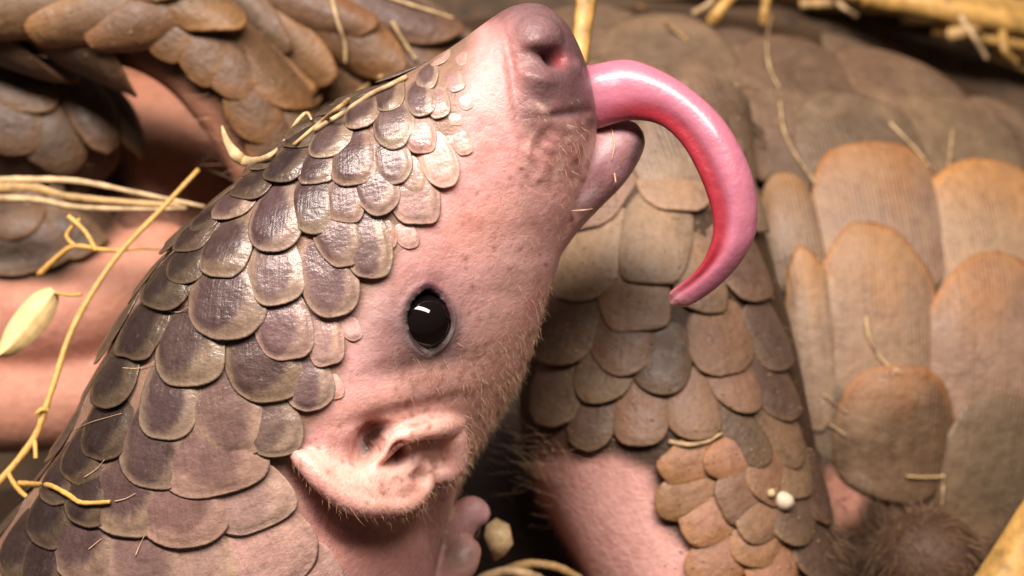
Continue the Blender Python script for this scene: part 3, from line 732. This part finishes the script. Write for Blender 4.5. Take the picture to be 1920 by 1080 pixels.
# pup scales: tip x, tip y, direction, width, length, tone
PT = {'d': ((0.074, 0.044, 0.042), (0.215, 0.150, 0.108), (0.30, 0.215, 0.155)),
      'm': ((0.130, 0.080, 0.076), (0.290, 0.205, 0.155), (0.38, 0.275, 0.21)),
      'k': ((0.034, 0.022, 0.020), (0.085, 0.060, 0.040), (0.14, 0.096, 0.064)),  # dorsal edge plates: light falloff on the turned-away side is put into this tone
      'l': ((0.330, 0.205, 0.180), (0.440, 0.285, 0.230), (0.48, 0.32, 0.26)),
      'p': ((0.540, 0.325, 0.290), (0.600, 0.370, 0.320), (0.62, 0.39, 0.335)),
      'n': ((0.165, 0.102, 0.088), (0.330, 0.225, 0.170), (0.37, 0.26, 0.195))}
PS = [
 (425, 637, 88, 138, 150, 'd'), (358, 725, 88, 122, 150, 'd'), (256, 680, 98, 82, 120, 'k'), (306, 586, 98, 86, 115, 'k'),
 (508, 757, 80, 134, 145, 'd'), (588, 770, 78, 92, 105, 'm'), (540, 675, 82, 106, 125, 'm'), (620, 686, 76, 72, 105, 'l'),
 (523, 574, 85, 102, 120, 'm'), (634, 594, 76, 104, 140, 'm'), (526, 476, 85, 98, 125, 'd'), (424, 525, 92, 88, 120, 'd'),
 (594, 442, 84, 84, 125, 'd'), (362, 486, 100, 72, 95, 'k'), (436, 424, 95, 70, 90, 'd'), (344, 537, 102, 66, 90, 'k'),
 (472, 386, 98, 66, 85, 'k'), (702, 524, 78, 88, 130, 'm'), (786, 426, 78, 94, 125, 'l'), (644, 500, 82, 92, 120, 'm'),
 (671, 350, 82, 90, 105, 'd'), (540, 352, 92, 70, 85, 'k'), (626, 302, 86, 74, 85, 'd'), (692, 246, 80, 70, 80, 'd'),
 (748, 278, 78, 76, 95, 'm'), (742, 208, 72, 60, 65, 'd'), (800, 218, 72, 56, 70, 'm'), (828, 222, 76, 42, 60, 'l'),
 (856, 236, 78, 34, 55, 'p'), (838, 352, 72, 66, 115, 'p'), (716, 404, 80, 82, 105, 'm'), (600, 350, 88, 70, 80, 'd'),
 (745, 345, 78, 70, 85, 'm'), (796, 290, 75, 60, 80, 'l'), (655, 420, 82, 74, 95, 'm'), (574, 290, 90, 66, 75, 'k'),
 (640, 240, 82, 62, 70, 'k'), (700, 190, 70, 55, 60, 'k'), (760, 165, 65, 50, 55, 'd'), (812, 165, 68, 44, 50, 'm'), (500, 335, 98, 60, 70, 'k'),
 (860, 170, 70, 38, 50, 'l'), (842, 280, 75, 40, 55, 'p'), (386, 450, 98, 56, 75, 'k'),
 # small plates sinking into the skin along the border
 (872, 292, 76, 36, 60, 'p'), (878, 205, 74, 34, 50, 'p'), (874, 118, 66, 34, 44, 'p'), (838, 128, 66, 40, 48, 'l'), (800, 134, 64, 42, 50, 'm'),
 (768, 468, 78, 46, 70, 'p'), (664, 640, 76, 42, 66, 'p'), (628, 750, 76, 44, 66, 'p'),
 (780, 365, 78, 50, 70, 'l'), (724, 470, 80, 50, 70, 'l'), (846, 86, 60, 36, 42, 'l'),
 # neck
 (316, 826, 92, 106, 145, 'd'), (290, 917, 92, 140, 155, 'd'), (203, 766, 102, 84, 125, 'k'), (186, 862, 102, 86, 125, 'k'), (140, 906, 108, 80, 110, 'k'),
 (230, 1004, 95, 140, 160, 'd'), (442, 857, 80, 146, 155, 'n'), (524, 855, 76, 108, 105, 'n'), (412, 930, 78, 196, 150, 'n'),
 (350, 1026, 84, 166, 150, 'n'), (482, 996, 70, 160, 130, 'l'), (500, 1120, 66, 240, 165, 'p'), (270, 1130, 90, 160, 165, 'n'),
 (150, 1090, 98, 116, 140, 'd'), (78, 1020, 108, 90, 120, 'k'), (70, 1110, 105, 90, 120, 'k'), (390, 1150, 80, 170, 160, 'l'), (20, 1080, 112, 90, 120, 'k'),
 (160, 985, 102, 90, 120, 'k'), (100, 945, 108, 80, 110, 'k'),
 (600, 1150, 60, 150, 130, 'p'),
]
def pup_plate(s, hit=None, tdir=None, lift=0.0):
    x, y, a, w_, l_, tn = s
    rnd = np.random.default_rng(int(abs(x * 11 + y * 17)) + 3)
    cs = np.array(PT[tn]) * rnd.uniform(0.85, 1.15) * (1 + rnd.normal(0, 0.025, 3))
    scale_plate('scale', pup, bvhP, M_pupscale, (x, y), a, w_ * 1.05, l_ * 1.08, 0.00082 * min(1.1, l_ / 130 + 0.15), cs, rnd,
                thick=0.00020, dome=0.00023 * min(1, w_ / 90), ridge=1.7, shape=2.35 if w_ < 100 else 2.7, rough_edge=1.05, dark_at=(0.44, 0.50), band=(0.70, 1.02), rings=11, seg=44, lift0=lift + rnd.uniform(0, 0.00035), hit=hit, tdir=tdir, sub=0.27)
for s in PS: pup_plate(s, lift=-0.00050 if s[5] == 'p' and s[3] < 60 else (-0.00022 if s[5] in 'lp' else 0.0))
# the same coat goes on over the back of head and neck
rg = np.array(rings)                                   # station, angle, xyz
row = 0
for i in range(16, 112, 7):
    row += 1
    for kk, th in enumerate(range(48, 76, 5)):
        j = 52 - (th - 48) - (row % 2) * 2
        p = Vector(rg[i, j % 96]); q_ = Vector(rg[i - 3, j % 96])
        loc, nrm, _, _ = bvhP.find_nearest(p)
        ctr = Vector(rg[i].mean(0))
        if nrm.dot(loc - ctr) < 0: nrm = -nrm
        if nrm.dot((CAM - loc).normalized()) > 0.02:
            ax_, ay_, _ = project(np.array([loc[:]])); 
            if any(math.hypot(ax_[0] - (s_[0] - math.cos(math.radians(s_[2])) * s_[4] * .5), ay_[0] - (s_[1] - math.sin(math.radians(s_[2])) * s_[4] * .5)) < 0.42 * min(s_[3], s_[4]) + 8 for s_ in PS): continue
        wid = (Vector(rg[i, 0]) - Vector(rg[i, 48])).length
        size = min(150, 40 + 100 * wid / 0.065)
        pup_plate((int(i * 13 + j * 7), int(j * 31 + i), 90, size * 0.95, size * 1.15, 'k' if kk < 2 else 'd'), (loc, nrm), (q_ - p).normalized())

# ------------------------------------------------------------------ fuzz
def fuzz(name, me, bvh_co, bvh_no, weight, count, length, rad, direction, mat, root, seed, spread=0.5, curl=0.3):
    r = np.random.default_rng(seed)
    p = weight / weight.sum(); idx = r.choice(len(bvh_co), count, p=p)
    V = []; Fc = []
    for i in idx:
        o = Vector(bvh_co[i]) + Vector(r.normal(0, 0.0002, 3)); n = Vector(bvh_no[i])
        t = Vector(direction) - n * Vector(direction).dot(n)
        t = (t.normalized() * r.uniform(0.5, 1.3) + n * r.uniform(0.35, 1.1) + Vector(r.normal(0, spread, 3))).normalized()
        L = length * r.uniform(0.5, 1.3); bend = (Vector(direction) + Vector(r.normal(0, 0.5, 3))) * (L * curl)
        a = t.orthogonal().normalized(); b = t.cross(a); k = len(V)
        for s_, w_ in ((-0.1, 1.0), (0.5, 0.8), (1.0, 0.15)):
            c_ = o + t * (L * s_) + bend * (max(s_, 0) ** 2)
            for q in range(3): V.append(c_ + (a * math.cos(q * 2.094) + b * math.sin(q * 2.094)) * (rad * w_))
        for z in (0, 3):
            for q in range(3): Fc.append((k + z + q, k + z + (q + 1) % 3, k + z + 3 + (q + 1) % 3, k + z + 3 + q))
    h = mesh_obj(name, V, Fc, mat); reparent(h, root); h['kind'] = 'stuff'
    return h
pno = get_no(pmesh)
wt = 1.2 * blob(px, py, 960, 720, 45, 160, 32) + 1.2 * blob(px, py, 880, 850, 40, 90, 20) + 1.3 * blob(px, py, 700, 940, 120, 28, 10) + 0.5 * blob(px, py, 600, 890, 50, 25, 40) + 0.3 * blob(px, py, 705, 820, 30, 25) + 0.35 * blob(px, py, 820, 850, 70, 70) \
     + 0.25 * blob(px, py, 850, 720, 120, 60, 0) + 0.4 * blob(px, py, 820, 990, 60, 80) + 0.6 * blob(px, py, 1050, 290, 60, 70) + 0.15 * blob(px, py, 980, 600, 40, 120, 15) + 0.10 * blob(px, py, 650, 860, 60, 60)
fz = fuzz('fuzz', pmesh, co, pno, wt, 3600, 0.0011, 0.000026, (RIGHT * 0.35 - UP * 0.9)[:], M_hair, pup, 5, 0.35)
fz['label'] = 'short pale fuzz on cheek, throat and ear'
ano = get_no(am); aco = get_co(am); apx, apy, ad = project(aco)
wt = blob(apx, apy, 1740, 1030, 105, 100) * (apy > 930) + 0.7 * blob(apx, apy, 1600, 830, 40, 90, -10) + 0.4 * blob(apx, apy, 1560, 1010, 40, 60) + 0.3 * blob(apx, apy, 1700, 930, 120, 20)
fa = fuzz('fur', am, aco, ano, wt, 3200, 0.0042, 0.00008, (RIGHT * 0.3 - UP * 0.7)[:], M_darkhair, adult, 6, 0.6, 0.5)
fa['label'] = 'dark brown bristly fur round the toe pad'
wt = 0.9 * blob(apx, apy, 1040, 880, 60, 70) + 0.6 * blob(apx, apy, 330, 300, 110, 110) + 0.5 * blob(apx, apy, 980, 860, 40, 60)
fb = fuzz('belly_hair', am, aco, ano, wt, 700, 0.005, 0.00004, (-RIGHT * 0.6 + UP * 0.3)[:], M_hair, adult, 8, 0.5, 0.4)
fb['label'] = 'sparse pale hairs on the bare skin of the adult'

# ------------------------------------------------------------------ what the surfaces are, for laying straw on them
dg = bpy.context.evaluated_depsgraph_get(); dg.update()
def lay(x, y, off=0.0006, only=None):
    """first surface under a pixel, lifted towards the camera"""
    hit, loc, nrm, _, ob, _ = scene.ray_cast(dg, CAM, ray(x, y))
    if not hit: return P(x, y, 0.36)
    return loc - ray(x, y) * off
def bits(name, pts, r0, r1, mat, label, cat, group=None, depth=None, n=30, flat=1.0, mid=None, off=0.0008, kids=None, jitter=0.05):
    if depth is None: pp = [lay(x, y, off) for x, y in pts]
    elif isinstance(depth, (int, float)): pp = [P(x, y, depth) for x, y in pts]
    else: pp = [P(x, y, d) if d else lay(x, y, off) for (x, y), d in zip(pts, depth)]
    m = len(pts); rr = [lerp(r0, r1, i / (m - 1)) for i in range(m)] if mid is None else mid
    o = strand(name, pp, rr, mat, n, 8, flat, jitter)
    if label: tag(o, label, cat, group)
    return o
k3 = 0.33 / F
# bundle at the left
bits('straw_stalk', [(-40, 338), (60, 336), (150, 340), (260, 362), (385, 388)], 0.0007, 0.0004, M_palestraw, 'uppermost pale stalk of the straw bundle across the pink belly', 'straw', depth=[.306, .305, .304, .304, .305], flat=0.45, jitter=0.12)
bits('straw_stalk', [(-40, 352), (60, 352), (130, 368), (250, 380), (350, 386)], 0.0009, 0.0005, M_straw, 'thick middle stalk of the straw bundle across the pink belly', 'straw', depth=[.306, .3045, .3035, .3035, .305], flat=0.45, jitter=0.12)
bits('straw_stalk', [(-40, 372), (60, 374), (140, 388), (240, 392), (350, 391)], 0.0008, 0.0004, M_palestraw, 'lowest stalk of the straw bundle across the pink belly', 'straw', depth=[.306, .3045, .3035, .304, .305])
# golden twig
def twig():
    root = empty('golden_twig', P(12, 888, 0.272), 'golden branching twig with a dry leaf and bud tips hanging over pink skin', 'twig')
    def part(nm, pts, r0, r1, d, mat=M_twig, n=26, tip=False):
        pp = [P(x, y, dd_) if dd_ else lay(x, y, 0.0007) for (x, y), dd_ in zip(pts, d)]; m = len(pts)
        o = strand(nm, pp, [lerp(r0, r1, i / (m - 1)) for i in range(m)], mat, n, 8, 1.0, 0.10); reparent(o, root)
        if tip:
            S = Soup(); e = pp[-1]; r = r1 * 1.9; dv = (pp[-1] - pp[-2]).normalized()
            a = dv.orthogonal().normalized(); b = dv.cross(a); S.ball(e, a * r, b * r, dv * r * 1.6, 12, 8)
            s_ = mesh_obj('bud', S.v, S.f, M_palestraw); s_.parent = o; s_.matrix_parent_inverse = o.matrix_parent_inverse
        return o
    part('stem', [(372, 318), (300, 395), (228, 470), (175, 545), (132, 625), (102, 715), (82, 775), (62, 825), (12, 888), (-30, 930)], 0.00048, 0.00066, [.296, .292, .288, .285, .281, .277, .275, .274, .272, .271], n=50)
    part('branch', [(228, 470), (190, 468), (140, 462), (110, 480), (72, 516)], 0.0004, 0.0006, [.288, .289, .290, .291, .292])
    part('branch', [(140, 462), (125, 440), (150, 410)], 0.00045, 0.0003, [.290, .290, .290])
    part('branch', [(180, 470), (160, 435), (128, 405)], 0.0004, 0.00045, [.289, .289, .289])
    part('branch', [(228, 470), (262, 466), (300, 468)], 0.0003, 0.00015, [.288, .290, .294])
    part('branch', [(88, 770), (78, 768), (68, 776)], 0.0005, 0.00035, [.275, .274, .274])
    part('branch', [(64, 822), (66, 840), (67, 860)], 0.00042, 0.0004, [.274, .273, .272], tip=True)
    part('branch', [(14, 886), (30, 912), (48, 930), (66, 936)], 0.00045, 0.00040, [.272, .270, .268, .267], tip=True)
    part('branch', [(36, 906), (62, 908), (95, 911), (128, 928), (150, 942), (180, 943), (206, 941)], 0.0005, 0.00036, [.270, .266, None, None, None, None, None], tip=True, n=40)
    part('branch', [(152, 552), (130, 553), (100, 548)], 0.00035, 0.0003, [.284, .285, .286])
    # leaf
    LV, LF = [], []
    ax = spline([(102, 546), (80, 572), (48, 612), (18, 648), (-6, 670)], 22)
    for i, a in enumerate(ax):
        t_ = i / 21; wv = 44 * math.sin(math.pi * min(1, t_ * 0.93 + 0.07)) ** 0.75 * (1 - 0.25 * t_)
        dx, dy = (ax[min(i + 1, 21)] - ax[max(i - 1, 0)]); l_ = math.hypot(dx, dy); nx_, ny_ = -dy / l_, dx / l_
        for j in range(9):
            s_ = (j - 4) / 4
            LV.append(P(a[0] + nx_ * wv * s_ * 0.78, a[1] + ny_ * wv * s_ * 0.78, 0.286 - 0.004 * t_ + 0.0016 * s_ * s_ - 0.0004 * (abs(s_) < 0.1)))
    nb = len(LV); LV += [v + FWD * 0.0003 for v in LV]
    for i in range(21):
        for j in range(8):
            a = i * 9 + j; LF.append((a, a + 1, a + 10, a + 9)); LF.append((nb + a, nb + a + 9, nb + a + 10, nb + a + 1))
    lf = mesh_obj('leaf', LV, LF, M_leaf); reparent(lf, root); lf['label'] = 'pale dry oval leaf'
twig()
# bits on the pup's head
bits('straw_sliver', [(416, 236), (424, 262), (440, 288), (460, 302), (485, 300), (510, 288), (535, 262), (558, 226), (575, 212), (584, 224)], 0, 0, M_husk,
     'curled pale husk sliver hooked on the back of the pup\'s head', 'husk', depth=[.270, .266] + [min((lay(x, y) - CAM).dot(FWD), .262) - .0016 for x, y in ((440, 288), (460, 302), (485, 300), (510, 288), (535, 262), (558, 226), (575, 212), (584, 224))], mid=[.0002, .0006, .0010, .0009, .00055, .0004, .0003, .0003, .0003, .0002], n=60, flat=0.45)
bits('straw_stalk', [(550, 272), (600, 230), (650, 190), (690, 160), (716, 143)], 0.0003, 0.0005, M_straw, 'thin straw lying on the head scales, forked upper stem', 'straw', off=0.0014, n=40)
bits('straw_stalk', [(588, 244), (640, 214), (690, 180), (730, 160), (762, 144)], 0.00045, 0.0004, M_palestraw, 'paler straw lying on the head scales just below the forked stem', 'straw', off=0.0014, n=40)
# behind the nose and over the top edge
bits('straw_stalk', [(1105, -60), (1099, 0), (1092, 60), (1086, 120)], 0.0021, 0.0017, M_goldstraw, 'broad golden straw standing upright behind the nose', 'straw', depth=[.300, .298, .296, .294], flat=0.5)
bits('straw_stalk', [(618, -30), (630, 30), (646, 80), (648, 118)], 0.0005, 0.0004, M_palestraw, 'short greenish straw hanging over the tail scales above the head', 'straw')
bits('straw_stalk', [(690, -20), (760, 6), (812, 22), (850, 34)], 0.0005, 0.0003, M_palestraw, 'straw lying flat on tail scales left of the nose', 'straw')
bits('straw_stalk', [(735, 40), (755, 75), (780, 112)], 0.0005, 0.0004, M_palestraw, 'stubby pale straw on tail scales above the forked straw', 'straw')
bits('straw_stalk', [(1150, -20), (1200, 12), (1245, 38), (1290, 78)], 0.0005, 0.0003, M_straw, 'thin straw lying on the brown back plates right of the nose', 'straw')
# pile at the top right
def pile(i, x0, y0, x1, y1, d, r, mat, label):
    mx, my = (x0 + x1) / 2 + random.uniform(-10, 10), (y0 + y1) / 2 + random.uniform(-8, 8)
    o = bits('straw_stalk', [(x0, y0), (mx, my), (x1, y1)], r, r * 0.8, mat, label, 'straw', 'straws piled behind the back of the adult', depth=[d, d - 0.002, d + 0.002])
PILE = [
 (1335, 40, 1385, -20, .385, .0016, M_goldstraw, 'cut golden straw end leaning over the back plates beside a thinner one'),
 (1432, 42, 1440, -20, .385, .0013, M_goldstraw, 'upright frayed straw end where the bent fibre starts'),
 (1300, 25, 1350, -20, .392, .0007, M_palestraw, 'thin pale straw beside the cut golden straw end'),
 (1620, -14, 1990, 58, .420, .0040, M_goldstraw, 'thickest golden straw sloping down along the back of the adult'),
 (1560, -22, 1960, 20, .425, .0030, M_goldstraw, 'golden straw just above the thickest sloping one'),
 (1750, 52, 1990, 96, .425, .0022, M_goldstraw, 'narrow golden straw just below the thickest sloping one'),
 (1800, -10, 1990, 22, .43, .0034, M_straw, 'tan straw half hidden behind the sloping golden ones'),
 (1800, 30, 1850, 110, .405, .0008, M_palestraw, 'thin pale straw crossing in front of the thick golden ones'),
 (1500, 8, 1720, -20, .43, .0014, M_straw, 'thin tan straw rising away from the adult behind its back'),
 (1840, 70, 1990, 130, .43, .0025, M_straw, 'tan straw second lowest of the pile behind the back'),
 (1570, 4, 1605, 30, .41, .0008, M_palestraw, 'tiny pale straw splinter above the gap between two back plates'),
 (1690, 20, 1990, 20, .44, .004, M_straw, 'thick tan level straw deep in the pile'),
 (1420, -8, 1700, 14, .44, .003, M_straw, 'tan straw lying level behind the frayed straw end'),
 (1880, 60, 1905, 118, .41, .0012, M_goldstraw, 'short golden straw stub hanging in front of the pile'),
 (1480, -30, 1900, -20, .43, .004, M_goldstraw, 'thick golden straw along the top of the pile'),
 (1780, 66, 1860, 40, .42, .002, M_straw, 'short tan straw slanting across the narrow golden one'),
 (1200, -16, 1500, -30, .43, .003, M_straw, 'tan straw behind the cut golden straw end'),
 (1860, 100, 2000, 150, .435, .002, M_straw, 'lowest tan straw of the pile touching the back of the adult')]
for i, a in enumerate(PILE): pile(i, *a)
# loose hairs and fibres on the adult
for i, (pts, r, lb) in enumerate([
        ([(1446, 20), (1438, 80), (1444, 130), (1462, 165)], .00028, 'bent fibre on the back plates below the straw pile'),
        ([(1462, 190), (1470, 245), (1492, 290), (1530, 345)], .00028, 'long thin fibre between the tongue and the big orange plates'),
        ([(1668, 230), (1700, 262), (1722, 285), (1742, 312)], .00034, 'straight pale fibre slanting above the uppermost broad orange plate'),
        ([(1786, 245), (1780, 300), (1772, 345)], .00034, 'upright pale fibre in the gap between two broad orange plates'),
        ([(1622, 592), (1632, 640), (1655, 676), (1690, 700)], .00034, 'curved pale fibre on the striped plate over the dark orange plate'),
        ([(1380, 160), (1420, 166), (1450, 172)], .00025, 'short whitish fibre lying flat right of the tongue bend'),
        ([(1700, 893), (1735, 895), (1772, 893)], .0003, 'pale fibre above the furry toe pad'), ([(1768, 890), (1768, 920), (1766, 945)], .00022, 'upright bristle above the furry toe pad'),
        ([(1545, 740), (1570, 760), (1590, 775)], .0002, 'dark bristle in the fold beside the foreleg'), ([(1555, 795), (1575, 808), (1586, 816)], .0002, 'pale bristle in the fold beside the foreleg'),
        ([(1255, 828), (1290, 834), (1325, 828), (1354, 812)], .0005, 'pale peeling skin shred on the foreleg plates')]):
    bits('fibre', pts, r, r * 0.6, M_palestraw, lb, 'fibre', n=16)
for pts, lb in [([(1146, 238), (1152, 270), (1147, 300)], 'short whisker crossing the tongue root'), ([(1152, 325), (1155, 350), (1153, 372)], 'short whisker below the lower jaw tip'), ([(1072, 396), (1110, 392), (1142, 384)], 'white whisker under the chin')]:
    h = bits('whisker', pts, .00015, .00007, M_hair, None, None, n=12, off=0.0004); reparent(h, pup)
for pts in [[(135, 808), (170, 792), (228, 775)], [(158, 895), (180, 880), (196, 862)], [(215, 940), (235, 935), (254, 925)], [(166, 1030), (178, 1020), (190, 1010)], [(254, 1042), (262, 1022), (270, 1006)], [(316, 584), (336, 585), (352, 576)], [(230, 690), (262, 690), (290, 678)]]:
    h = bits('bristle', pts, .00009, .00004, M_hair, None, None, n=12, off=0.0003); reparent(h, pup)
# crumbs
def crumb(name, x, y, r, mat, label, cat, off=None, sq=(1, 1, 1), seed=1):
    bm = bmesh.new(); bmesh.ops.create_icosphere(bm, subdivisions=3, radius=1)
    rr = np.random.default_rng(seed); f3 = rr.normal(0, 1, (4, 3)); ph = rr.uniform(0, 6, 4)
    c_ = lay(x, y, r * 0.55 if off is None else off)
    for v in bm.verts:
        w_ = 1 + sum(0.06 * math.sin(2.2 * v.co.dot(Vector(f3[k])) + ph[k]) for k in range(4))
        v.co = Vector((v.co.x * sq[0], v.co.y * sq[1], v.co.z * sq[2])) * (r * w_)
    me = bpy.data.meshes.new(name); bm.to_mesh(me); bm.free(); me.materials.append(mat)
    me.polygons.foreach_set('use_smooth', [True] * len(me.polygons))
    o = bpy.data.objects.new(name, me); COL.objects.link(o); o.location = c_
    if label: tag(o, label, cat)
    return o
crumb('crumb', 1470, 938, 0.0017, M_crumb, 'round white crumb resting on the foreleg plates', 'crumb')
crumb('crumb', 1446, 925, 0.0008, M_husk, 'tiny tan crumb beside the round white one', 'crumb', seed=3)
FV = [(912, 985), (930, 972), (955, 985), (962, 1020), (948, 1040), (928, 1052), (918, 1030), (908, 1005)]
fb_ = [P(x, y, 0.292 + 0.0012 * math.sin(k * 1.7)) for k, (x, y) in enumerate(FV)]; fc_ = P(938, 1010, 0.2895)
fl = mesh_obj('husk_flake', [fc_] + fb_ + [fc_ + FWD * 0.0012] + [p + FWD * 0.0012 for p in fb_], [(0, 1 + k, 1 + (k + 1) % 8) for k in range(8)] + [(9, 10 + (k + 1) % 8, 10 + k) for k in range(8)] + [(1 + k, 10 + k, 10 + (k + 1) % 8, 1 + (k + 1) % 8) for k in range(8)], M_husk)
tag(fl, 'yellow husk flake in the dark gap below the throat', 'husk')
M_toe = simple_mat('pink_toe', (0.48, 0.28, 0.27), 0.45, 0.15, 600, 0.3)
# fat yellow stem end lying on the adult in the lower right corner
S = Soup(); rgs = []
for i, a in enumerate(spline([(1830, 1230, .9), (1880, 1150, 1.0), (1935, 1065, 1.0), (1990, 985, 1.04), (2050, 900, 1.0), (2110, 815, .95)], 40)):
    cpt = np.array(P(a[0], a[1], 0.290)[:]); ux = (nR * 0.83 + nU * -0.56)
    rgs.append([cpt + ux * math.cos(q) * a[2] * 0.0076 * (1 + 0.05 * math.sin(5 * q)) + nF * math.sin(q) * a[2] * 0.005 for q in np.linspace(0, 2 * math.pi, 40, endpoint=False)])
S.loft(rgs); ys = mesh_obj('straw_stalk', S.v, S.f, M_goldstraw); tag(ys, 'fat yellow straw stem end beside the furry toe pad', 'straw')

# grains of dirt caught between the plates of the adult
V, Fc = [], []
rr = np.random.default_rng(21)
AR = [(1040, 380, 1340, 580, 150), (1120, 60, 1900, 330, 160), (1010, 600, 1540, 860, 120), (1420, 330, 1900, 880, 130), (1240, 840, 1540, 1070, 90), (0, 0, 520, 320, 60)]
for x0, y0, x1, y1, n_ in AR:
    for k in range(n_):
        x, y = rr.uniform(x0, x1), rr.uniform(y0, y1)
        hit, loc_, nm, _, ob, _ = scene.ray_cast(dg, CAM, ray(x, y))
        if not hit or ob.parent != adult: continue
        r = rr.uniform(0.00012, 0.00042); b0 = len(V); M3 = rr.normal(0, 1, (3, 3)); M3, _ = np.linalg.qr(M3)
        M3 = M3 * rr.uniform(0.5, 1.3, 3)
        for q in ((1, 0, 0), (-1, 0, 0), (0, 1, 0), (0, -1, 0), (0, 0, 1), (0, 0, -1)):
            V.append(np.array(loc_[:]) + M3 @ np.array(q) * r)
        for f_ in ((0, 2, 4), (2, 1, 4), (1, 3, 4), (3, 0, 4), (2, 0, 5), (1, 2, 5), (3, 1, 5), (0, 3, 5)): Fc.append(tuple(b0 + z for z in f_))
M_grain = simple_mat('grain', (0.30, 0.20, 0.11), 0.8, 0.7, 260)
gr = mesh_obj('dirt_grains', V, Fc, M_grain); gr['kind'] = 'stuff'
tag(gr, 'fine grains of dirt caught on the scales of the adult', 'dirt')

bits('straw_stalk', [(930, 1078), (985, 1058), (1040, 1062), (1090, 1085)], 0.0009, 0.0007, M_straw, 'short brown straw across the dark gap under the pink foreleg skin', 'straw', depth=[.300, .298, .298, .300], jitter=0.12)
bits('straw_stalk', [(880, 1100), (940, 1072), (1000, 1080), (1050, 1110)], 0.0011, 0.0008, M_palestraw, 'pale straw below the husk flake in the dark gap', 'straw', depth=[.298, .296, .296, .300], jitter=0.12)
